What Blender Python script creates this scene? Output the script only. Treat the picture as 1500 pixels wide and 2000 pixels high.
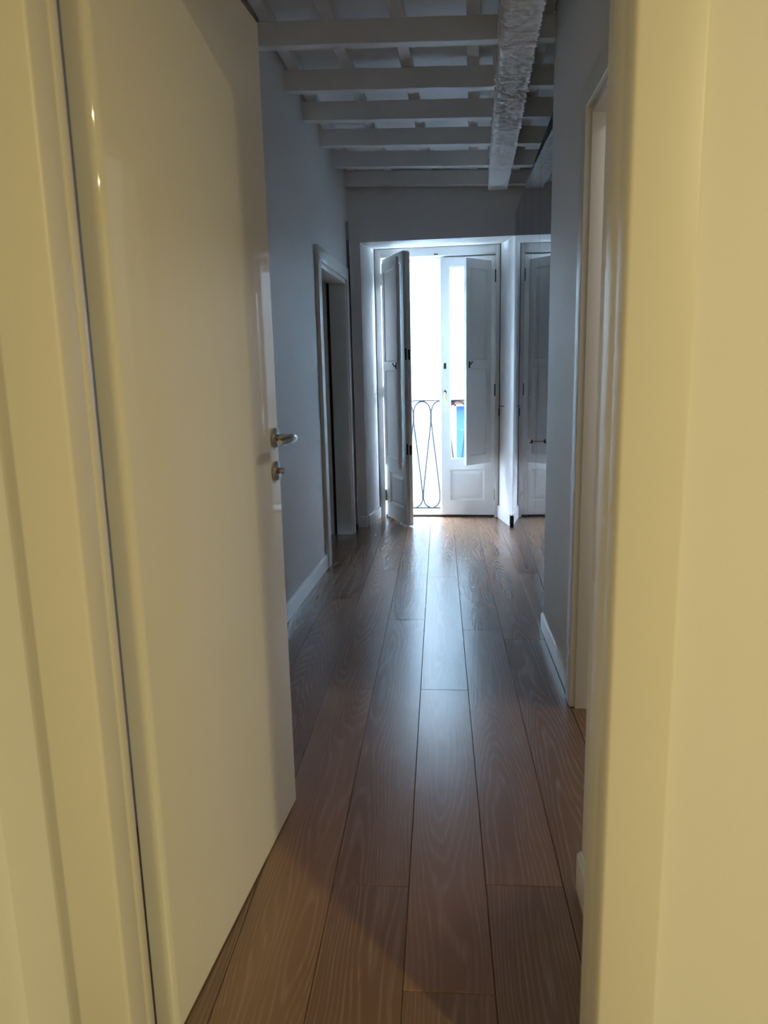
import bpy, bmesh, math, random
from mathutils import Vector, Matrix
random.seed(7)
for o in list(bpy.data.objects):
    bpy.data.objects.remove(o)
S = bpy.context.scene
COL = S.collection

# ------------------------------------------------------------------ camera
F_PX, YAW, PITCH, ROLL, CAM_H = 1403.99, -0.0800644, 0.1890241, -0.0226236, 1.25
cy, sy = math.cos(YAW), math.sin(YAW)
fw = Vector((sy * math.cos(PITCH), cy * math.cos(PITCH), -math.sin(PITCH)))
r0 = Vector((cy, -sy, 0)); u0 = r0.cross(fw)
rt = math.cos(ROLL) * r0 + math.sin(ROLL) * u0
up = -math.sin(ROLL) * r0 + math.cos(ROLL) * u0
cd = bpy.data.cameras.new('camera'); cam = bpy.data.objects.new('camera', cd); COL.objects.link(cam)
m = Matrix.Identity(4)
for i in range(3):
    m[i][0], m[i][1], m[i][2] = rt[i], up[i], -fw[i]
m[2][3] = CAM_H
cam.matrix_world = m
cd.sensor_fit = 'VERTICAL'; cd.sensor_height = 36.0; cd.lens = F_PX / 2000.0 * 36.0
cd.clip_start = 0.02; cd.clip_end = 200
cd.dof.use_dof = True; cd.dof.focus_distance = 5.0; cd.dof.aperture_fstop = 7.5
S.camera = cam

# ------------------------------------------------------------------ world, exposure
SKY = 80.0
W = bpy.data.worlds.new('sky'); S.world = W; W.use_nodes = True
bg = W.node_tree.nodes['Background']
bg.inputs['Color'].default_value = (0.60, 0.76, 1.0, 1); bg.inputs['Strength'].default_value = SKY
vs = S.view_settings
vs.view_transform = 'Standard'; vs.look = 'None'; vs.gamma = 1.0; vs.use_curve_mapping = False
vs.exposure = 0.2
S.cycles.max_bounces = 12; S.cycles.diffuse_bounces = 8; S.cycles.glossy_bounces = 6; S.cycles.sample_clamp_indirect = 60; S.cycles.transparent_max_bounces = 12
WARM = (1.0, 0.88, 0.44)
ROOM_W = 49.0       # each spotlight of the room the camera stands in
SIDE_W = 10.0       # lamp of the room off the corridor

# ------------------------------------------------------------------ materials
MATS = {}
def new_mat(name):
    mt = bpy.data.materials.new(name); mt.use_nodes = True
    nt = mt.node_tree; b = nt.nodes['Principled BSDF']; MATS[name] = mt
    return mt, nt, b
def node(nt, t, **kw):
    n = nt.nodes.new(t)
    for k, v in kw.items():
        setattr(n, k, v)
    return n
def simple(name, col, rough, metal=0.0, bump=0.0, bscale=60.0, coat=0.0, var=0.0, ior=1.5):
    mt, nt, b = new_mat(name)
    b.inputs['Base Color'].default_value = (*col, 1); b.inputs['Roughness'].default_value = rough
    b.inputs['Metallic'].default_value = metal; b.inputs['IOR'].default_value = ior
    b.inputs['Coat Weight'].default_value = coat; b.inputs['Coat Roughness'].default_value = 0.03
    tc = node(nt, 'ShaderNodeTexCoord')
    if var:
        nz = node(nt, 'ShaderNodeTexNoise'); nz.inputs['Scale'].default_value = 3.0; nz.inputs['Detail'].default_value = 4
        nt.links.new(tc.outputs['Object'], nz.inputs['Vector'])
        cr = node(nt, 'ShaderNodeValToRGB')
        cr.color_ramp.elements[0].position = .3; cr.color_ramp.elements[1].position = .7
        cr.color_ramp.elements[0].color = (*[c * (1 - var) for c in col], 1); cr.color_ramp.elements[1].color = (*col, 1)
        nt.links.new(nz.outputs['Fac'], cr.inputs['Fac']); nt.links.new(cr.outputs['Color'], b.inputs['Base Color'])
    if bump:
        nz = node(nt, 'ShaderNodeTexNoise'); nz.inputs['Scale'].default_value = bscale; nz.inputs['Detail'].default_value = 3
        bp = node(nt, 'ShaderNodeBump'); bp.inputs['Strength'].default_value = bump; bp.inputs['Distance'].default_value = .002
        nt.links.new(tc.outputs['Object'], nz.inputs['Vector']); nt.links.new(nz.outputs['Fac'], bp.inputs['Height'])
        nt.links.new(bp.outputs['Normal'], b.inputs['Normal'])
    return mt
simple('wall_paint', (.85, .85, .84), .55, bump=.12, bscale=90, var=.03)
simple('ceiling_paint', (.82, .82, .81), .5, bump=.25, bscale=40, var=.08)
simple('low_bounce_wall', (.42, .38, .32), .6)  # tone darkened so the unseen room walls bounce less light and shadows deepen
simple('beam_paint', (.90, .90, .90), .42, bump=.5, bscale=130, var=.10)
simple('lacquer', (.80, .78, .71), .035, ior=1.55)
simple('frame_paint', (.80, .78, .72), .38)
simple('door_white', (.80, .80, .78), .28)
simple('baseboard_paint', (.80, .80, .79), .25)
simple('wardrobe_gloss', (.010, .014, .035), .025, ior=1.62)
simple('wardrobe_body', (.015, .016, .02), .5)
simple('nickel', (.48, .46, .43), .22, metal=1)
simple('chrome', (.85, .85, .87), .08, metal=1)
simple('brass', (.75, .55, .25), .2, metal=1)
simple('iron', (.03, .03, .035), .45, metal=.4)
simple('dark_hinge', (.05, .045, .04), .4, metal=.6)
simple('rubber_and_shade', (.012, .012, .013), .6)  # foot of the pole; also the black painted where shade falls
simple('dark', (.03, .03, .03), .8)
simple('pole_metal', (.20, .20, .24), .16, metal=1)
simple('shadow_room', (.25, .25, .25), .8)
simple('facade', (.158, .182, .185), .9, bump=.6, bscale=8, var=.16)
simple('stone', (.20, .21, .215), .8, bump=.3)
simple('terracotta_frame', (.26, .105, .06), .6)
simple('blue_blind', (.021, .063, .147), .5)
simple('lens', (.9, .9, .85), .3)

mt, nt, b = new_mat('glass')
for n in list(nt.nodes):
    if n.type != 'OUTPUT_MATERIAL':
        nt.nodes.remove(n)
out = nt.nodes['Material Output']
fr = node(nt, 'ShaderNodeFresnel'); fr.inputs['IOR'].default_value = 1.45
tr = node(nt, 'ShaderNodeBsdfTransparent'); tr.inputs['Color'].default_value = (.90, .96, .98, 1)
gl = node(nt, 'ShaderNodeBsdfGlossy'); gl.inputs['Roughness'].default_value = .02
mx = node(nt, 'ShaderNodeMixShader')
nt.links.new(fr.outputs[0], mx.inputs[0]); nt.links.new(tr.outputs[0], mx.inputs[1]); nt.links.new(gl.outputs[0], mx.inputs[2])
nt.links.new(mx.outputs[0], out.inputs['Surface'])

mt, nt, b = new_mat('oak')
tc = node(nt, 'ShaderNodeTexCoord'); oi = node(nt, 'ShaderNodeObjectInfo')
mul = node(nt, 'ShaderNodeMath', operation='MULTIPLY'); mul.inputs[1].default_value = 37.0
nt.links.new(oi.outputs['Random'], mul.inputs[0])
def mapped(sx, sy_, sz):
    vm = node(nt, 'ShaderNodeVectorMath', operation='MULTIPLY'); vm.inputs[1].default_value = (sx, sy_, sz)
    nt.links.new(tc.outputs['Object'], vm.inputs[0])
    cb = node(nt, 'ShaderNodeCombineXYZ'); nt.links.new(mul.outputs[0], cb.inputs[2]); nt.links.new(mul.outputs[0], cb.inputs[1])
    va = node(nt, 'ShaderNodeVectorMath', operation='ADD')
    nt.links.new(vm.outputs[0], va.inputs[0]); nt.links.new(cb.outputs[0], va.inputs[1])
    return va.outputs[0]
# cathedral figure: contour lines of a slow, stretched noise
n1 = node(nt, 'ShaderNodeTexNoise'); n1.inputs['Scale'].default_value = 1; n1.inputs['Detail'].default_value = 2.5
n1.inputs['Roughness'].default_value = .45; n1.inputs['Distortion'].default_value = .15
nt.links.new(mapped(6.0, .95, 1), n1.inputs['Vector'])
sx = node(nt, 'ShaderNodeSeparateXYZ'); nt.links.new(tc.outputs['Object'], sx.inputs[0])
def mth(op, a, b_):
    n = node(nt, 'ShaderNodeMath', operation=op)
    for i, q in enumerate((a, b_)):
        if hasattr(q, 'is_linked'): nt.links.new(q, n.inputs[i])
        elif q is not None: n.inputs[i].default_value = q
    return n.outputs[0]
rnd2 = mth('FRACT', mth('MULTIPLY', oi.outputs['Random'], 17.31), None)
rnd3 = mth('FRACT', mth('MULTIPLY', oi.outputs['Random'], 53.77), None)
xo = mth('ADD', mth('MULTIPLY', sx.outputs[0], 10.5), mth('MULTIPLY', mth('SUBTRACT', rnd2, .5), 1.3))
arch = mth('MULTIPLY', mth('POWER', mth('ABSOLUTE', xo, None), 1.7), .62)
slope = mth('MULTIPLY', sx.outputs[1], mth('MULTIPLY', mth('SUBTRACT', rnd3, .5), 1.1))
field = mth('ADD', mth('ADD', arch, slope), mth('MULTIPLY', n1.outputs['Fac'], 1.35))
k1 = node(nt, 'ShaderNodeMath', operation='MULTIPLY'); k1.inputs[1].default_value = 62
nt.links.new(field, k1.inputs[0])
s1 = node(nt, 'ShaderNodeMath', operation='SINE'); nt.links.new(k1.outputs[0], s1.inputs[0])
cr1 = node(nt, 'ShaderNodeValToRGB'); cr1.color_ramp.elements[0].position = .5; cr1.color_ramp.elements[1].position = 1.0
a1 = node(nt, 'ShaderNodeMath', operation='MULTIPLY_ADD'); a1.inputs[1].default_value = .5; a1.inputs[2].default_value = .5
nt.links.new(s1.outputs[0], a1.inputs[0]); nt.links.new(a1.outputs[0], cr1.inputs['Fac'])
# pores
n2 = node(nt, 'ShaderNodeTexNoise'); n2.inputs['Scale'].default_value = 1; n2.inputs['Detail'].default_value = 3
nt.links.new(mapped(260, 7, 1), n2.inputs['Vector'])
n3 = node(nt, 'ShaderNodeTexNoise'); n3.inputs['Scale'].default_value = 1; n3.inputs['Detail'].default_value = 2
nt.links.new(mapped(5, .9, 1), n3.inputs['Vector'])
crb = node(nt, 'ShaderNodeValToRGB'); crb.color_ramp.elements[0].position = .3; crb.color_ramp.elements[1].position = .75
crb.color_ramp.elements[0].color = (.152, .080, .042, 1); crb.color_ramp.elements[1].color = (.230, .130, .072, 1)
nt.links.new(n3.outputs['Fac'], crb.inputs['Fac'])
hs = node(nt, 'ShaderNodeHueSaturation')
vr = node(nt, 'ShaderNodeMapRange'); vr.inputs[3].default_value = .82; vr.inputs[4].default_value = 1.18
nt.links.new(oi.outputs['Random'], vr.inputs[0]); nt.links.new(vr.outputs[0], hs.inputs['Value']); nt.links.new(crb.outputs[0], hs.inputs['Color'])
mxa = node(nt, 'ShaderNodeMixRGB'); mxa.inputs['Color2'].default_value = (.34, .235, .165, 1)
lf = node(nt, 'ShaderNodeMath', operation='MULTIPLY'); nt.links.new(cr1.outputs[0], lf.inputs[0])
pr = node(nt, 'ShaderNodeMapRange'); pr.inputs[1].default_value = .35; pr.inputs[2].default_value = .7; pr.inputs[3].default_value = .05; pr.inputs[4].default_value = .55
nt.links.new(n2.outputs['Fac'], pr.inputs[0]); nt.links.new(pr.outputs[0], lf.inputs[1])
nt.links.new(lf.outputs[0], mxa.inputs['Fac']); nt.links.new(hs.outputs[0], mxa.inputs['Color1'])
nt.links.new(mxa.outputs[0], b.inputs['Base Color'])
b.inputs['Roughness'].default_value = .26; b.inputs['IOR'].default_value = 1.9
bp = node(nt, 'ShaderNodeBump'); bp.inputs['Strength'].default_value = .05; bp.inputs['Distance'].default_value = .0009
ad = node(nt, 'ShaderNodeMath', operation='MULTIPLY_ADD'); ad.inputs[1].default_value = .5
nt.links.new(n2.outputs['Fac'], ad.inputs[0]); nt.links.new(cr1.outputs[0], ad.inputs[2])
nt.links.new(ad.outputs[0], bp.inputs['Height']); nt.links.new(bp.outputs['Normal'], b.inputs['Normal'])

# ------------------------------------------------------------------ helpers
ALPHA = math.atan(-0.045)       # the house is turned a little against the floor boards
CA, SA = math.cos(ALPHA), math.sin(ALPHA)
def B(p):                       # house coordinates (u across, v along, z) -> world
    u, v, z = p
    return (u * CA - v * SA, 5.83 + u * SA + v * CA, z)
def ident(p): return p
def frame(o, ang, base=ident):  # local frame turned by ang about z at o
    c, s = math.cos(ang), math.sin(ang)
    def f(p):
        return base((o[0] + p[0] * c - p[1] * s, o[1] + p[0] * s + p[1] * c, o[2] + p[2]))
    return f

class MB:
    def __init__(s, T=ident): s.v, s.f, s.T = [], [], T
    def add(s, vs_, fs):
        n = len(s.v); s.v += [s.T(p) for p in vs_]; s.f += [tuple(i + n for i in f) for f in fs]; return s
    def box(s, x0, x1, y0, y1, z0, z1):
        return s.add([(x0, y0, z0), (x1, y0, z0), (x1, y1, z0), (x0, y1, z0), (x0, y0, z1), (x1, y0, z1), (x1, y1, z1), (x0, y1, z1)],
                     [(3, 2, 1, 0), (4, 5, 6, 7), (0, 1, 5, 4), (1, 2, 6, 5), (2, 3, 7, 6), (3, 0, 4, 7)])
    def hexa(s, p):             # eight corners, order as in box
        return s.add(p, [(3, 2, 1, 0), (4, 5, 6, 7), (0, 1, 5, 4), (1, 2, 6, 5), (2, 3, 7, 6), (3, 0, 4, 7)])
    def prism(s, poly, a0, a1, axis='z'):
        n = len(poly)
        def pt(q, a):
            return {'z': (q[0], q[1], a), 'x': (a, q[0], q[1]), 'y': (q[0], a, q[1])}[axis]
        vs_ = [pt(q, a0) for q in poly] + [pt(q, a1) for q in poly]
        fs = [tuple(range(n))[::-1], tuple(range(n, 2 * n))] + [(i, (i + 1) % n, n + (i + 1) % n, n + i) for i in range(n)]
        return s.add(vs_, fs)
    def tube(s, path, r, n=8, closed=False):
        P = [Vector(p) for p in path]; L = len(P); vs_ = []; fs = []
        prev = None
        for i in range(L):
            if closed: t = P[(i + 1) % L] - P[i - 1]
            else: t = P[min(i + 1, L - 1)] - P[max(i - 1, 0)]
            t.normalize()
            a = prev if prev is not None else (Vector((0, 0, 1)) if abs(t.z) < .9 else Vector((0, 1, 0)))
            x = (a - t * a.dot(t)).normalized(); prev = x; y = t.cross(x)
            rr = r[i] if isinstance(r, (list, tuple)) else r
            for k in range(n):
                an = 2 * math.pi * k / n
                vs_.append(tuple(P[i] + (x * math.cos(an) + y * math.sin(an)) * rr))
        for i in range(L if closed else L - 1):
            j = (i + 1) % L
            for k in range(n):
                fs.append((i * n + k, i * n + (k + 1) % n, j * n + (k + 1) % n, j * n + k))
        if not closed:
            fs += [tuple(range(n))[::-1], tuple(range((L - 1) * n, L * n))]
        return s.add(vs_, fs)
    def build(s, name, mat, parent=None, bevel=0.0, seg=2, smooth=True, angle=35, kind=None):
        vs_ = s.v
        lo = [min(p[i] for p in vs_) for i in range(3)]; hi = [max(p[i] for p in vs_) for i in range(3)]
        c = Vector(((lo[0] + hi[0]) / 2, (lo[1] + hi[1]) / 2, lo[2]))
        me = bpy.data.meshes.new(name)
        me.from_pydata([tuple(Vector(p) - c) for p in vs_], [], s.f)
        bm = bmesh.new(); bm.from_mesh(me)
        bmesh.ops.recalc_face_normals(bm, faces=bm.faces)
        if bevel:
            es = [e for e in bm.edges if len(e.link_faces) == 2 and e.calc_face_angle(0) > .5]
            bmesh.ops.bevel(bm, geom=es, offset=bevel, segments=seg, profile=.5, affect='EDGES', clamp_overlap=True)
        bm.to_mesh(me); bm.free()
        if smooth:
            for p in me.polygons: p.use_smooth = True
            me.set_sharp_from_angle(angle=math.radians(angle))
        me.materials.append(MATS[mat])
        o = bpy.data.objects.new(name, me); COL.objects.link(o)
        place(o, c, parent)
        if kind: o['kind'] = kind
        return o
def wloc(o):
    v = Vector(o.location)
    while o.parent:
        o = o.parent; v += Vector(o.location)
    return v
def place(o, world, parent):
    if parent is not None:
        o.parent = parent; o.location = Vector(world) - wloc(parent)
    else:
        o.location = world
def empty(name, loc, parent=None):
    o = bpy.data.objects.new(name, None); COL.objects.link(o); o.empty_display_size = .05
    place(o, Vector(loc), parent); return o
def tag(o, label, cat, group=None, kind=None):
    o['label'] = label; o['category'] = cat
    if group: o['group'] = group
    if kind: o['kind'] = kind
    return o

# ================================================================== SETTING
HT = 3.05                       # walls run up past the joists
# ---- floor: every board its own piece
fl = MB().box(-2.3, 3.8, -3.6, 6.33, -.20, -.017).build('floor', 'dark')
tag(fl, 'brown oak plank floor running through the corridor', 'floor', kind='structure')
PW = .1904
JOINTS = {0: [1.27, 2.712, 4.35], 1: [1.593, 3.40, 4.77], 2: [.75, 3.276, 4.77], -1: [1.576, 3.55, 5.2], -2: [.6, 2.712, 4.5],
          -3: [1.9, 3.9], -4: [1.0, 2.9, 4.9], -5: [1.7, 3.4, 5.1]}
for k in range(-5, 20):
    x0 = -.0858 + PW * k
    js = JOINTS.get(k) or [.4 + random.random() * .8 + 1.75 * i for i in range(4)]
    ylo = -3.5; yhi = 6.285 if k < 6 else (3.4 if k < 14 else 1.0)
    cuts = [ylo]
    pre = js[0] - 1.9
    while pre > ylo + .3:
        cuts.insert(1, pre); pre -= 1.9
    cuts += [j for j in js if j < yhi - .2] + [yhi]
    for a, c_ in zip(cuts[:-1], cuts[1:]):
        MB().box(x0 + .0007, x0 + PW - .0007, a + .0006, c_ - .0006, -.016, 0).build('plank', 'oak', fl, bevel=.0011, seg=1)

# ---- walls
wl = MB(B)
UL = -.70
wl.box(UL - .16, UL, -4.85, -1.206, 0, HT).box(UL - .16, UL, -1.206, -.262, 1.945, HT).box(UL - .16, UL, -.262, .02, 0, HT)
tag(wl.build('wall_left', 'wall_paint', smooth=False), 'plain white corridor wall with a dark doorway near its end', 'wall', kind='structure')

wf = MB(B)
wf.prism([(-1.2, 0), (-.611, 0), (-.558, .445), (-.558, .52), (-1.2, .52)], 0, HT)
wf.prism([(.581, 0), (1.5, 0), (1.5, .52), (.485, .52), (.485, .445)], 0, HT)
wf.prism([(0, 2.262), (.445, 2.278), (.52, 2.278), (.52, HT), (0, HT)], -.611, .581, 'x')
tag(wf.build('wall_far', 'wall_paint', smooth=False), 'white end wall around the deep recess of the french window', 'wall', kind='structure')

wr = MB()
wr.box(.5, .62, 2.585, 3.33, 0, HT).box(.5, .62, 1.60, 1.68, 0, HT).box(.5, .62, 1.68, 2.585, 2.085, HT)
wr.box(.338, .62, 1.06, 1.60, 0, HT)
wr.box(.5, 2.7, 3.33, 3.435, 0, HT)
wr.box(1.16, 1.28, 3.435, 6.0, 0, HT)
tag(wr.build('wall_right', 'wall_paint', smooth=False), 'plain white corridor wall between the side doorway and the dark wardrobe', 'wall', kind='structure')

wn = MB()                       # wall with the doorway the camera looks through
wn.box(-1.9, -.57, .980, 1.075, 0, HT).box(.29, 3.7, .965, 1.06, 0, HT).box(-.57, .29, .965, 1.06, 2.13, HT)
tag(wn.build('wall_near', 'wall_paint', smooth=False), 'warm lit wall beside the rounded door casing', 'wall', kind='structure')
wb = MB().box(-.82, -.70, -3.5, .981, 0, HT)
tag(wb.build('wall_side', 'wall_paint', smooth=False), 'warm lit side wall meeting the door wall in a corner', 'wall', kind='structure')
wk = MB().box(-.82, 3.7, -3.6, -3.5, 0, HT).box(3.6, 3.7, -3.5, .965, 0, HT)
tag(wk.build('wall_back', 'low_bounce_wall', smooth=False), 'unseen walls of the warm lit room, toned down to cut bounce light', 'wall', kind='structure')
ws = MB().box(2.6, 2.7, 1.06, 3.33, 0, HT)
tag(ws.build('wall_side_room', 'wall_paint', smooth=False), 'white wall of the room behind the side doorway', 'wall', kind='structure')
# the unlit room behind the left doorway
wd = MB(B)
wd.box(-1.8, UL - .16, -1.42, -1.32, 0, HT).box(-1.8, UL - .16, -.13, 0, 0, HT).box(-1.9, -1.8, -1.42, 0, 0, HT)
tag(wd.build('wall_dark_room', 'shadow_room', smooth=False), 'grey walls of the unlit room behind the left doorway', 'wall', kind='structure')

# ---- ceiling: joists, battens and boards, one rough beam below
def ZJ(u, v): return 2.697 - .018 * (v + 2.36) - .045 * (u + .68)
ce = empty('ceiling', B((0, -2.4, 2.95)))
tag(ce, 'white painted timber ceiling of joists and battens over the corridor', 'ceiling', kind='structure')
JV = [-2.355, -1.857, -1.440, -.995, -.55] + [-2.82 - .465 * i for i in range(5)] + [-.09]
for v in JV:
    jb = MB(B); ua, ub = UL - .02, 1.14; h = .098; t = .0275
    n = 14; vs_ = []
    for i in range(n + 1):
        u = ua + (ub - ua) * i / n; z = ZJ(u, v) + random.uniform(-.0015, .0015); dv = random.uniform(-.0012, .0012)
        vs_ += [(u, v - t + dv, z), (u, v + t + dv, z), (u, v + t + dv, z + h), (u, v - t + dv, z + h)]
    fs = [(3, 2, 1, 0), (4 * n, 4 * n + 1, 4 * n + 2, 4 * n + 3)]
    for i in range(n):
        for k in range(4):
            fs.append((4 * i + k, 4 * i + (k + 1) % 4, 4 * i + 4 + (k + 1) % 4, 4 * i + 4 + k))
    jb.add(vs_, fs); jb.build('joist', 'ceiling_paint', ce, bevel=.002, seg=1, smooth=False)
BU = [-.645, -.371, -.066, .262, .572, .882, 1.12]
for u in BU:
    q = MB(B); w = .029
    p = []
    for z in (.098, .135):
        for (uu, vv) in ((u - w, -4.8), (u + w, -4.8), (u + w, .02), (u - w, .02)):
            p.append((uu, vv, ZJ(uu, vv) + z))
    q.hexa(p).build('batten', 'ceiling_paint', ce, bevel=.002, seg=1, smooth=False)
ed = [-.86] + BU[1:-1] + [1.28]
for a, c_ in zip(ed[:-1], ed[1:]):
    p = []
    for z in (.1355, .165):
        for (uu, vv) in ((a + .001, -4.85), (c_ - .001, -4.85), (c_ - .001, .05), (a + .001, .05)):
            p.append((uu, vv, ZJ(uu, vv) + z))
    MB(B).hexa(p).build('ceiling_board', 'ceiling_paint', ce, smooth=False)
# rough beam: rippled adze marks are real relief
bmB = MB(B); NV, prof = 1100, []
ring = []
NB, NS = 16, 6
for i in range(NS): ring.append((-1, 1 - i / NS, 'l'))
for i in range(NB): ring.append((-1 + 2 * i / NB, 0, 'b'))
for i in range(NS + 1): ring.append((1, i / NS, 'r'))
import mathutils
def nz3(x, y, z): return mathutils.noise.noise(Vector((x, y, z)))
vs_ = []; nr = len(ring)
for i in range(NV + 1):
    v = -4.75 + 4.78 * i / NV
    uc = .445 + .004 * nz3(v * 1.1, 3, 0); hw = .071 + .004 * nz3(v * 1.7, 0, 1)
    zb = 2.555 + (v + 2.9) * .0125
    fade = min(1, max(0, (-v - .25) / .5))
    for (a, hgt, sd) in ring:
        rip = abs(nz3(v * 30 + 1.2 * nz3(v * 3, a * 2, 5), a * 1.6, 2)) * .034 + nz3(v * 95, a * 8, 8) * .007
        rip *= fade * (.45 + .55 * abs(nz3(v * .8, 1, 9)) * 2)
        z = zb + hgt * .15 + (rip if sd == 'b' else 0)
        # rounded, chewed arrises
        e = max(0, abs(a) - .82) / .18 if sd == 'b' else 0
        z += .010 * e * e
        u = uc + a * hw + (rip * (1 if a > 0 else -1) if sd != 'b' else 0)
        vs_.append((u, v, z))
fs = []
for i in range(NV):
    for k in range(nr - 1):
        fs.append((i * nr + k, i * nr + k + 1, (i + 1) * nr + k + 1, (i + 1) * nr + k))
fs += [tuple(range(nr)), tuple(range(NV * nr, (NV + 1) * nr))[::-1]]
for i in range(NV): fs.append((i * nr, (i + 1) * nr, (i + 1) * nr + nr - 1, i * nr + nr - 1))
bmB.add(vs_, fs)
bo = bmB.build('beam', 'beam_paint', ce, angle=80)
bo['label'] = 'rough whitewashed wooden beam with ripple marks'
c2 = MB().box(-.82, 3.7, -3.6, 1.02, 2.70, 2.80).box(.60, 2.7, 1.0, 3.6, 2.70, 2.80)
tag(c2.build('ceiling_room', 'wall_paint', smooth=False), 'flat white ceiling of the warm lit room', 'ceiling', kind='structure')
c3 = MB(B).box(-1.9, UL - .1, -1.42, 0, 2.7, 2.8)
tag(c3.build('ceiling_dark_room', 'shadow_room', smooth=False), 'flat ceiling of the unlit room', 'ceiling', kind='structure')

# ---- baseboards
def bb_prof(h, t): return [(0, 0), (t, 0), (t, h - .008), (t * .45, h), (0, h)]
def baseboard(name, p0, p1, h, t, side, T, label):
    d = Vector((p1[0] - p0[0], p1[1] - p0[1])); L = d.length; a = math.atan2(d.y, d.x)
    f = frame((p0[0], p0[1], 0.0005), a, T)
    m_ = MB(f); pr = [(side * q[0], q[1]) for q in bb_prof(h, t)]
    m_.prism(pr, 0, L, 'x')
    return tag(m_.build(name, 'baseboard_paint', bevel=.0008, seg=1), label, 'baseboard', kind='structure')
baseboard('baseboard_left', (UL, -4.7), (UL, -1.296), .092, .014, -1, B, 'long white baseboard below the plain left corridor wall')
baseboard('baseboard_right', (.5, 2.69), (.5, 3.425), .085, .013, 1, ident, 'white baseboard between the side doorway and the wardrobe')
baseboard('baseboard_near', (.338, 1.09), (.338, 1.592), .10, .014, 1, ident, 'short white baseboard close behind the right door jamb')
baseboard('baseboard_reveal_left', (-.607, .030), (-.560, .425), .095, .012, -1, B, 'white baseboard in the window recess behind the open casement')
baseboard('baseboard_reveal_right', (.574, .055), (.489, .425), .105, .014, 1, B, 'white baseboard in the window recess beside the wardrobe')
baseboard('baseboard_far', (-.665, 0), (-.617, 0), .092, .013, -1, B, 'tiny piece of white baseboard in the corner with the metal pole')

# ---- trim of the doorway the camera looks through
t1 = empty('trim_1', (-.1, 1.0, 0)); tag(t1, 'cream door casing with rounded edges around the near doorway', 'door frame', kind='structure')
MB().box(-.592, -.506, .95, 1.010, 0, 2.20).build('casing', 'frame_paint', t1, bevel=.006, seg=4)
MB().box(.230, .319, .95, .9995, 0, 2.20).build('casing', 'frame_paint', t1, bevel=.007, seg=4)
MB().box(-.507, .231, .95, .985, 2.115, 2.20).build('casing', 'frame_paint', t1, bevel=.006, seg=4)
MB().box(-.569, -.505, 1.011, 1.034, 0, 2.115).build('jamb', 'frame_paint', t1, bevel=.002)
MB().box(.2335, .337, 1.001, 1.080, 0, 2.115).build('jamb', 'frame_paint', t1, bevel=.002)
MB().box(-.505, .229, .985, 1.05, 2.10, 2.13).build('jamb', 'frame_paint', t1, bevel=.002)
MB().box(-.569, -.538, 1.036, 1.098, 0, 2.115).build('jamb', 'frame_paint', t1, bevel=.002)

# ---- the open lacquered door
DA = math.atan2(1.0, .094)      # direction of the leaf
d1 = empty('door_1', (-.513, 1.137, .006)); tag(d1, 'open glossy cream lacquered door leaf with nickel lever handle', 'door', kind='structure')
D = frame((-.513, 1.137, .006), DA)
lf_ = MB(D); LW_, TH = .795, .044
arc = []
R1 = .017
for i in range(9):
    a = math.pi + (math.pi / 2) * i / 8       # rounded hinge arris towards the viewer
    arc.append((R1 + R1 * math.cos(a), R1 + R1 * math.sin(a)))
poly = arc + [(LW_ - .002, 0), (LW_, .002), (LW_, TH - .002), (LW_ - .002, TH), (.003, TH), (0, TH - .003)]
lf_.prism(poly, 0, 2.095)
leaf = lf_.build('leaf', 'lacquer', d1, angle=30)
hz = 1.085
def disc_x(T, x, y0, y1, z, r, n=28):
    return MB(T).prism([(x + r * math.cos(2 * math.pi * i / n), z + r * math.sin(2 * math.pi * i / n)) for i in range(n)], y0, y1, 'y')
han = disc_x(D, .757, -.010, 0.0005, hz, .026).build('rosette', 'nickel', d1, bevel=.002)
lev = MB(D)
pth = [(.757, -.006, hz), (.757, -.030, hz), (.757, -.046, hz), (.752, -.056, hz), (.742, -.060, hz), (.72, -.061, hz), (.69, -.060, hz - .001), (.655, -.058, hz - .002), (.635, -.056, hz - .002)]
lev.tube(pth, [.009, .009, .0095, .010, .0105, .0115, .0115, .010, .007], 14)
lev.build('lever_handle', 'nickel', d1, angle=60)
ros = disc_x(D, .752, -.010, 0.0005, hz - .088, .026).build('lock_rosette', 'nickel', d1, bevel=.002)
disc_x(D, .752, -.026, -.010, hz - .088, .008, 16).build('thumb_turn', 'nickel', ros, bevel=.002)
for z in (.25, 1.05, 1.85):
    MB(D).tube([(-.005, TH + .006, z - .04), (-.005, TH + .006, z + .04)], .007, 12).build('hinge', 'nickel', d1)
MB(D).box(LW_ - .0005, LW_ + .0015, .012, .032, hz - .16, hz + .06).build('latch_plate', 'nickel', d1, bevel=.0005)

# ---- left doorway (dark opening)
d2 = empty('door_2', B((UL, -.75, 0))); tag(d2, 'grey cased doorway to an unlit room in the left wall', 'doorway', kind='structure')
MB(B).box(UL, UL + .022, -1.292, -1.206, 0, 2.042).build('casing', 'door_white', d2, bevel=.002)
MB(B).box(UL, UL + .022, -.262, -.188, 0, 2.042).build('casing', 'door_white', d2, bevel=.002)
MB(B).box(UL, UL + .022, -1.206, -.262, 1.955, 2.042).build('casing', 'door_white', d2, bevel=.002)
for (ua, ub) in ((UL - .115, UL + .010), (UL - .22, UL - .14)):
    MB(B).box(ua, ub, -.285, -.262, 0, 1.945).build('jamb', 'door_white', d2, bevel=.0015)
    MB(B).box(ua, ub, -1.206, -1.19, 0, 1.945).build('jamb', 'door_white', d2, bevel=.0015)
    MB(B).box(ua, ub, -1.19, -.285, 1.925, 1.955).build('jamb', 'door_white', d2, bevel=.0015)
MB(B).box(UL - .138, UL - .117, -.268, -.2618, 0, 1.945).build('slot_shade', 'rubber_and_shade', d2)  # black strip painted for the shade inside the door slot

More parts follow.
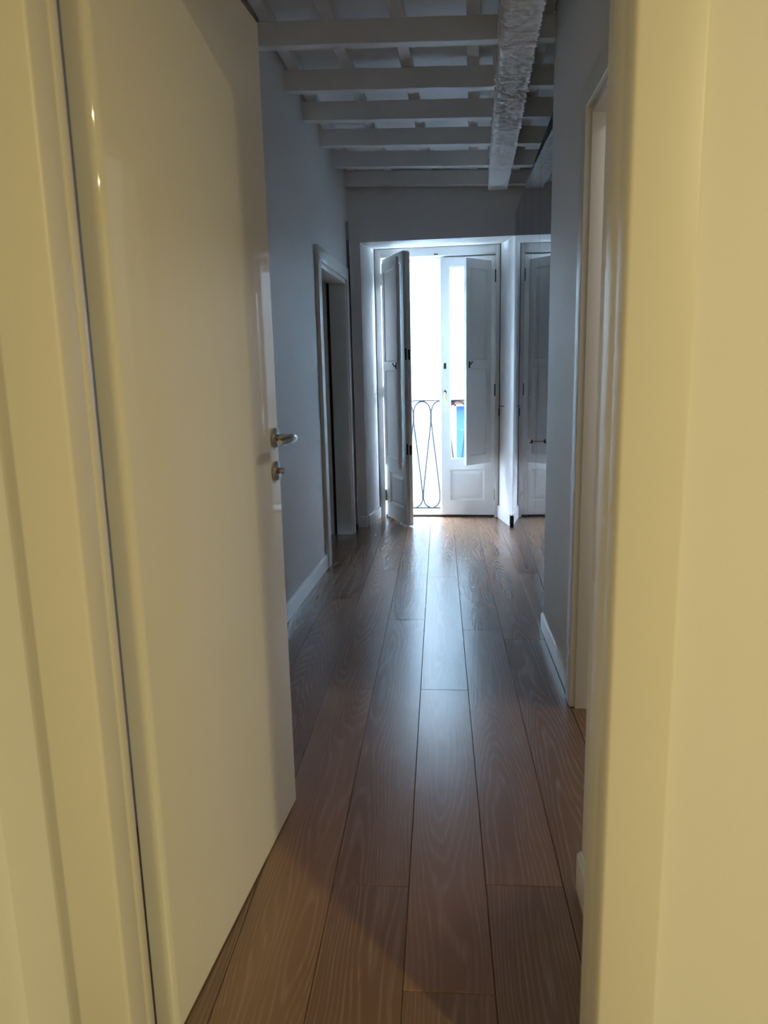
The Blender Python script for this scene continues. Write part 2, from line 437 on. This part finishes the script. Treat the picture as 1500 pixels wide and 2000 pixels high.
# ---- right side doorway
d3 = empty('door_3', (.5, 2.1, 0)); tag(d3, 'white cased side doorway in the right corridor wall', 'doorway', kind='structure')
MB().box(.478, .5, 2.575, 2.66, 0, 2.17).build('casing', 'frame_paint', d3, bevel=.003, seg=3)
MB().box(.478, .5, 1.605, 2.575, 2.085, 2.17).build('casing', 'frame_paint', d3, bevel=.003, seg=3)
MB().box(.497, .545, 2.560, 2.585, 0, 2.085).build('jamb', 'frame_paint', d3, bevel=.002)
MB().box(.547, .62, 2.570, 2.585, 0, 2.085).build('jamb', 'frame_paint', d3, bevel=.002)
MB().box(.497, .62, 1.70, 2.56, 2.065, 2.085).build('jamb', 'frame_paint', d3, bevel=.002)
MB().box(.497, .62, 1.68, 1.70, 0, 2.085).build('jamb', 'frame_paint', d3, bevel=.002)

# ================================================================== FRENCH WINDOW
w1 = empty('window_1', B((-.03, .45, 0)))
tag(w1, 'white french window with panelled inner shutters, left casement swung open', 'french window', kind='structure')
VF = .445
fr_ = MB(B)
fr_.box(-.556, -.506, VF - .015, VF + .06, 0, 2.275).box(.450, .484, VF - .015, VF + .06, 0, 2.275).box(-.506, .450, VF - .015, VF + .06, 2.205, 2.275)
fr_.build('frame', 'door_white', w1, bevel=.003)
fr2 = MB(B).box(-.506, -.492, VF + .03, VF + .06, .02, 2.205).box(.436, .450, VF + .045, VF + .06, .02, 2.205).box(-.492, .436, VF + .048, VF + .06, 2.165, 2.205)
fr2.build('stop_bead', 'door_white', w1, bevel=.002)
MB(B).box(-.506, .450, VF - .005, VF + .06, 0, .018).build('threshold', 'dark_hinge', w1, bevel=.002)

def panelled(T, x0, x1, z0, z1, y0, th, holes, name, mat, parent):
    # stile-and-rail slab with rectangular openings; holes = [(x0,x1,z0,z1)] stacked bottom to top, same x
    q = MB(T); hx0, hx1 = holes[0][0], holes[0][1]
    q.box(x0, hx0, y0, y0 + th, z0, z1).box(hx1, x1, y0, y0 + th, z0, z1)
    zz = z0
    for h in holes:
        q.box(hx0, hx1, y0, y0 + th, zz, h[2]); zz = h[3]
    q.box(hx0, hx1, y0, y0 + th, zz, z1)
    return q.build(name, mat, parent, smooth=False)
def molding(T, hx0, hx1, hz0, hz1, y, d, w, name, mat, parent):
    # sloped bead round an opening, from the face at y inward to y+d
    q = MB(T)
    o = [(hx0, hz0), (hx1, hz0), (hx1, hz1), (hx0, hz1)]; i_ = [(hx0 + w, hz0 + w), (hx1 - w, hz0 + w), (hx1 - w, hz1 - w), (hx0 + w, hz1 - w)]
    vs_ = [(a[0], y, a[1]) for a in o] + [(a[0], y + d, a[1]) for a in i_] + [(a[0], y + d + .004, a[1]) for a in o]
    fs = []
    for k in range(4):
        j = (k + 1) % 4
        fs += [(k, j, 4 + j, 4 + k), (4 + k, 4 + j, 8 + j, 8 + k), (8 + k, 8 + j, j, k)]
    return q.add(vs_, fs).build(name, mat, parent, smooth=False)
def raised(T, x0, x1, z0, z1, y, proud, w, name, mat, parent):
    # raised field: flat border then a sloped fielding towards the viewer (-y)
    q = MB(T)
    o = [(x0, z0), (x1, z0), (x1, z1), (x0, z1)]; i_ = [(x0 + w, z0 + w), (x1 - w, z0 + w), (x1 - w, z1 - w), (x0 + w, z1 - w)]
    vs_ = [(a[0], y + .01, a[1]) for a in o] + [(a[0], y, a[1]) for a in o] + [(a[0], y - proud, a[1]) for a in i_]
    fs = [(3, 2, 1, 0), (8, 9, 10, 11)]
    for k in range(4):
        j = (k + 1) % 4
        fs += [(k, j, 4 + j, 4 + k), (4 + k, 4 + j, 8 + j, 8 + k)]
    return q.add(vs_, fs).build(name, mat, parent, smooth=False)

def casement(T, width, sign, label):
    # local: x from the hinge towards the meeting stile (times sign), y inward->outward, face at y=0
    X = lambda a: a * sign
    def P(p): return T((p[0] * sign, p[1], p[2]))
    L = width; st = .072
    gl0, gl1 = .088, L - st
    cas = panelled(P, 0, L, .012, 2.19, 0, .052, [(gl0, gl1, .147, .42), (gl0, gl1, .51, 2.122)], 'casement', 'door_white', w1)
    cas['label'] = label
    MB(P).box(gl0, gl1, .024, .030, .51, 2.122).build('pane', 'glass', cas)
    molding(P, gl0, gl1, .51, 2.122, .004, .014, .012, 'glazing_bead', 'door_white', cas)
    raised(P, gl0, gl1, .147, .42, .018, .012, .040, 'bottom_panel', 'door_white', cas)
    molding(P, gl0, gl1, .147, .42, .001, .014, .012, 'panel_bead', 'door_white', cas)
    MB(P).box(L, L + .014, .020, .052, .012, 2.18).build('rebate', 'door_white', cas, bevel=.002)
    return P, cas, L
def inner_shutter(P, off, ang, w, z0, z1, label, hook):
    # folds on the casement: own frame hinged at x=off on the hinge side
    ca, sa = math.cos(ang), math.sin(ang)
    def Q(p): return P((off + p[0] * ca + (p[1]) * sa, -.008 - p[0] * sa + p[1] * ca, p[2]))
    th = .024; s_ = .052
    zm = z0 + (z1 - z0) * .5
    sh = panelled(Q, 0, w, z0, z1, -th, th, [(s_, w - s_, z0 + .075, zm - .035), (s_, w - s_, zm + .035, z1 - .075)], 'inner_shutter', 'door_white', w1)
    sh['label'] = label
    for (a, b_) in ((z0 + .075, zm - .035), (zm + .035, z1 - .075)):
        MB(Q).box(s_, w - s_, -th + .008, -.008, a, b_).build('panel', 'door_white', sh, smooth=False)
        molding(Q, s_, w - s_, a, b_, -th + .0005, .008, .010, 'panel_bead', 'door_white', sh)
    for z in (z0 + .11, zm, z1 - .11):
        MB(Q).tube([(-.004, -.006, z - .022), (-.004, -.006, z + .022)], .0055, 10).build('hinge', 'door_white', sh)
    if hook:
        kb = MB(Q)
        xh = w - .035
        kb.box(xh - .008, xh + .008, -th - .003, -th, zm - .03, zm + .025)
        kb.tube([(xh, -th - .002, zm), (xh, -th - .016, zm), (xh, -th - .022, zm + .005), (xh - .012, -th - .024, zm + .022)], [.004, .004, .005, .004], 8)
        kb.tube([(xh, -th - .014, zm), (xh + .024, -th - .016, zm - .010)], .0035, 8)
        kb.build('latch', 'iron', sh)
    return sh
# right casement: closed
TR = frame((.449, VF, 0), 0, B)
PR, casR, LR = casement(TR, .456, -1, 'closed right casement with raised bottom panel')
inner_shutter(PR, .052, math.radians(46), .295, .484, 2.148, 'right inner shutter standing half open', True)
# left casement: open into the corridor
AL = -math.radians(63.5)
TL = frame((-.492, VF - .02, 0), AL, B)
PL, casL, LL = casement(TL, .478, 1, 'left casement swung open, seen in its own shade')
inner_shutter(PL, .060, math.radians(2.5), .392, .484, 2.148, 'left inner shutter almost closed on the casement', True)
MB(PL).box(LL + .0145, LL + .016, .026, .044, 1.36, 1.44).build('lock_plate', 'dark_hinge', casL)
MB(PL).box(LL + .0145, LL + .016, .026, .044, .60, .68).build('lock_plate', 'dark_hinge', casL)
MB(PL).box(LL + .0005, LL + .003, .006, .018, 1.36, 1.45).build('lock_plate', 'dark_hinge', casL)
MB(PL).box(LL + .0005, LL + .003, .006, .018, .60, .69).build('lock_plate', 'dark_hinge', casL)
for P, cas in ((PR, casR), (PL, casL)):
    for z in (.20, 1.10, 2.03):
        MB(P).tube([(-.002, -.007, z - .05), (-.002, -.007, z + .05)], .008, 12).build('hinge', 'dark_hinge' if cas is casR and z > 1 else 'nickel', cas)
# handle and keyhole on the meeting stile of the right casement
xs = LR - .034
hp = MB(PR).prism([(xs + .012 * math.cos(2 * math.pi * i / 18), 1.085 + .022 * math.sin(2 * math.pi * i / 18)) for i in range(18)], -.008, 0, 'y').build('handle_plate', 'dark_hinge', casR)
MB(PR).tube([(xs, -.006, 1.085), (xs, -.034, 1.082), (xs - .001, -.044, 1.074), (xs - .008, -.045, 1.04), (xs - .022, -.042, .985)], [.008, .008, .009, .008, .006], 12).build('window_handle', 'brass', casR, angle=60)
MB(PR).box(xs - .010, xs + .010, -.003, 0, 1.285, 1.335).build('keyhole_plate', 'nickel', casR, bevel=.001)
MB(PR).box(xs - .004, xs + .004, -.0042, -.003, 1.293, 1.327).build('keyhole', 'iron', casR)
MB(B).box(-.06, -.025, VF - .018, VF - .013, 2.213, 2.222).build('strike_plate', 'dark_hinge', w1)

# hook that pins the shutters back
hk = MB(B)
hk.tube([(.478, .40, .962), (.505, .33, .968), (.535, .25, .966), (.548, .20, .962)], .0035, 8)
tag(hk.build('holdback_hook', 'iron'), 'thin dark metal hook rod across the right window reveal', 'hook')
hk2 = MB(B).box(.478, .488, .402, .412, .88, .945)
hk2.build('hook_plate', 'iron', bpy.data.objects['holdback_hook'])

# ---- balcony railing
rl = empty('balcony_railing', B((-.03, .66, .0))); tag(rl, 'dark wrought iron railing of slender teardrop loops outside the window', 'railing')
RV = .665
RT = lambda x, z: (x, RV, z)
MB(B).box(-1.0, 1.0, RV - .012, RV + .012, 1.008, 1.016).build('top_rail', 'iron', rl)
MB(B).box(-1.0, 1.0, RV - .010, RV + .010, .034, .044).build('bottom_rail', 'iron', rl)
PER = .158; U0 = -.268
r_ = .0068
lo_ = MB(B)
pts = []
a, b_, mmid = -PER / 2 + .002, PER / 2 - .002, 0.0
for i in range(6): pts.append((.004 * (1 - i / 5) * -1 + (a) * (i / 5), .176 + (.82 - .176) * (i / 5) ** .95))
pts.append((a, .90))
for i in range(1, 12):
    t = math.pi - math.pi * i / 12; pts.append((abs(a) * math.cos(t), .90 + .106 * math.sin(t)))
pts.append((b_, .90))
for i in range(5, -1, -1): pts.append((.004 * (1 - i / 5) + b_ * (i / 5), .176 + (.82 - .176) * (i / 5) ** .95))
low = []
for sgn in (-1, 1):
    low.append([(sgn * .004, .176), (sgn * .004, .12), (sgn * .014, .085), (sgn * .034, .058), (sgn * .066, .042)])
proto = None
for k in range(-4, 8):
    uc = U0 + PER * (k + .5)
    q = MB(B)
    q.tube([RT(uc + p[0], p[1]) for p in pts], r_, 6)
    for l in low: q.tube([RT(uc + p[0], p[1]) for p in l], r_, 6)
    q.tube([RT(uc, .155), RT(uc, .185)], .010, 8)
    q.tube([RT(uc - PER / 2, .855), RT(uc - PER / 2, .88)], .010, 8)
    q.tube([RT(uc - .014, 1.005), RT(uc + .014, 1.005)], .007, 8)
    q.build('teardrop_loop', 'iron', rl)
for u in (-1.0, 1.0):
    MB(B).box(u - .012, u + .012, RV - .012, RV + .012, -.02, 1.03).build('post', 'iron', rl)
    MB(B).box(u - .012, u + .012, .52, RV, 1.0, 1.016).build('bracket', 'iron', rl)
bs = MB(B).box(-1.3, 1.3, .521, .80, -.25, -.002)
tag(bs.build('balcony_slab', 'stone', bevel=.006), 'narrow pale stone balcony slab outside the french window', 'balcony')

# ---- outside of this house and the street below
ow = MB(B).box(-9, -.555, .42, .52, -6, 3.7).box(.483, 9, .42, .52, -6, 3.7).box(-.555, .483, .43, .52, 2.277, 3.7).box(-.555, .483, .46, .52, -6, -.02)
tag(ow.build('wall_outside', 'facade', smooth=False), 'pale plastered outer wall of this house around the french window', 'wall', kind='structure')
stg = MB().box(-9, 9, 6.0, 10.2, -6.2, -6.0)
tag(stg.build('floor_street', 'stone', smooth=False), 'grey paved street far below the balcony', 'street', kind='structure')
# ---- house across the street
ob = empty('opposite_house', (0, 10.2, -6)); tag(ob, 'pale plastered house front across the narrow street', 'building')
q = MB()
wx0, wx1, wz0, wz1 = .13, 1.05, -1.0, .90
q.box(-9, wx0, 9.6, 10.2, -6, 4.3).box(wx1, 9, 9.6, 10.2, -6, 4.3).box(wx0, wx1, 9.6, 10.2, -6, wz0).box(wx0, wx1, 9.6, 10.2, wz1, 4.3)
q.build('wall', 'facade', ob, smooth=False)
wn_ = MB().box(wx0, wx0 + .06, 9.62, 9.72, wz0, wz1).box(wx1 - .06, wx1, 9.62, 9.72, wz0, wz1).box(wx0, wx1, 9.62, 9.72, wz1 - .06, wz1).box(wx0, wx1, 9.62, 9.72, wz0, wz0 + .06).build('window', 'terracotta_frame', ob)
MB().box(wx0 + .06, wx1 - .06, 9.69, 9.70, wz0 + .06, wz1 - .06).build('pane', 'blue_blind', wn_)
MB().box(wx0 + .06, wx0 + .085, 9.66, 9.69, wz0 + .06, wz1 - .06).box(wx0 + .06, wx1 - .06, 9.66, 9.69, wz1 - .085, wz1 - .06).build('sash', 'door_white', wn_)
MB().box(wx0 - .10, wx1 + .10, 9.55, 9.62, wz1, wz1 + .07).build('lintel', 'stone', ob)

# ================================================================== THINGS
# ---- wardrobe of glossy dark doors
wdx = lambda y: .573 + (y - 5.613) * .0215
wro = empty('wardrobe', (.85, 4.7, 0)); tag(wro, 'tall built-in wardrobe with mirror-glossy dark blue doors', 'wardrobe')
ys = [3.447, 4.105, 4.555, 5.005, 5.455, 5.775]
WT = 2.425
q = MB().prism([(wdx(3.445) + .026, 3.445), (wdx(5.775) + .026, 5.775), (1.15, 5.775), (1.15, 3.445)], 0.001, WT - .004)
q.build('carcass', 'wardrobe_body', wro, smooth=False)
doors = []
for a, c_ in zip(ys[:-1], ys[1:]):
    a += .002; c_ -= .002
    d_ = MB().prism([(wdx(a), a), (wdx(c_), c_), (wdx(c_) + .022, c_), (wdx(a) + .022, a)], .012, WT).build('door_panel', 'wardrobe_gloss', wro, bevel=.001, seg=1)
    doors.append(d_)
ky, kz = 4.02, .869; kx = wdx(ky)
MB().tube([(kx + .001, ky, kz), (kx - .030, ky, kz), (kx - .031, ky, kz), (kx - .036, ky, kz), (kx - .048, ky, kz), (kx - .052, ky, kz)], [.005, .005, .010, .0125, .0125, .009], 16).build('knob', 'chrome', doors[0], angle=50)

# ---- pole in the corner
pb, pt = Vector((-.686, 5.745, .002)), Vector((-.6885, 5.70, 2.385))
po = empty('metal_pole', pb); tag(po, 'slim dark metal pole leaning in the corner by the window', 'pole')
MB().tube([pb, pb.lerp(pt, .5), pb.lerp(pt, .945)], .0115, 14).build('shaft', 'pole_metal', po)
MB().tube([pb.lerp(pt, .945), pt], .0125, 14).build('cap', 'nickel', po)
MB().tube([pb, pb.lerp(pt, .02)], .0145, 14).build('foot', 'rubber_and_shade', po)

# ---- black block: shade on the baseboard end, put in as colour
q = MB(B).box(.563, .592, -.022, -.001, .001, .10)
tag(q.build('baseboard_end_shade', 'rubber_and_shade', bevel=.003), 'small black block painted for the shaded baseboard end at the window recess', 'baseboard end')

# ---- lamps
def spotlight(x, y, i):
    z = 2.70
    e = empty('recessed_spotlight', (x, y, z - .012)); tag(e, ['round recessed ceiling spotlight giving warm light, beside the door wall', 'round recessed ceiling spotlight giving warm light, deep in the room'][i], 'lamp', 'warm ceiling spotlights')
    n = 32; q = MB(); ro, ri = .055, .042
    vs_ = []
    for (r, zz) in ((ro, z), (ro, z - .006), (ri, z - .008), (ri, z - .001)):
        vs_ += [(x + r * math.cos(2 * math.pi * k / n), y + r * math.sin(2 * math.pi * k / n), zz) for k in range(n)]
    fs = []
    for j in range(3):
        for k in range(n):
            fs.append((j * n + k, j * n + (k + 1) % n, (j + 1) * n + (k + 1) % n, (j + 1) * n + k))
    q.add(vs_, fs).build('ring', 'chrome', e)
    ld = bpy.data.lights.new('spot_light', 'AREA'); ld.shape = 'DISK'; ld.size = .08; ld.energy = ROOM_W; ld.color = WARM
    lo = bpy.data.objects.new('spot_light', ld); COL.objects.link(lo); place(lo, Vector((x, y, z - .004)), e)
spotlight(2.0, -1.05, 0)
spotlight(2.9, -2.2, 1)
e = empty('ceiling_lamp', (1.7, 2.3, 2.62)); tag(e, 'flat round ceiling lamp in the side room', 'lamp')
n = 40
MB().prism([(1.7 + .2 * math.cos(2 * math.pi * k / n), 2.3 + .2 * math.sin(2 * math.pi * k / n)) for k in range(n)], 2.65, 2.699).build('lamp_body', 'lens', e, bevel=.006)
ld = bpy.data.lights.new('lamp_light', 'AREA'); ld.shape = 'DISK'; ld.size = .36; ld.energy = SIDE_W; ld.color = (1, .95, .92)
lo = bpy.data.objects.new('lamp_light', ld); COL.objects.link(lo); place(lo, Vector((1.7, 2.3, 2.645)), e)
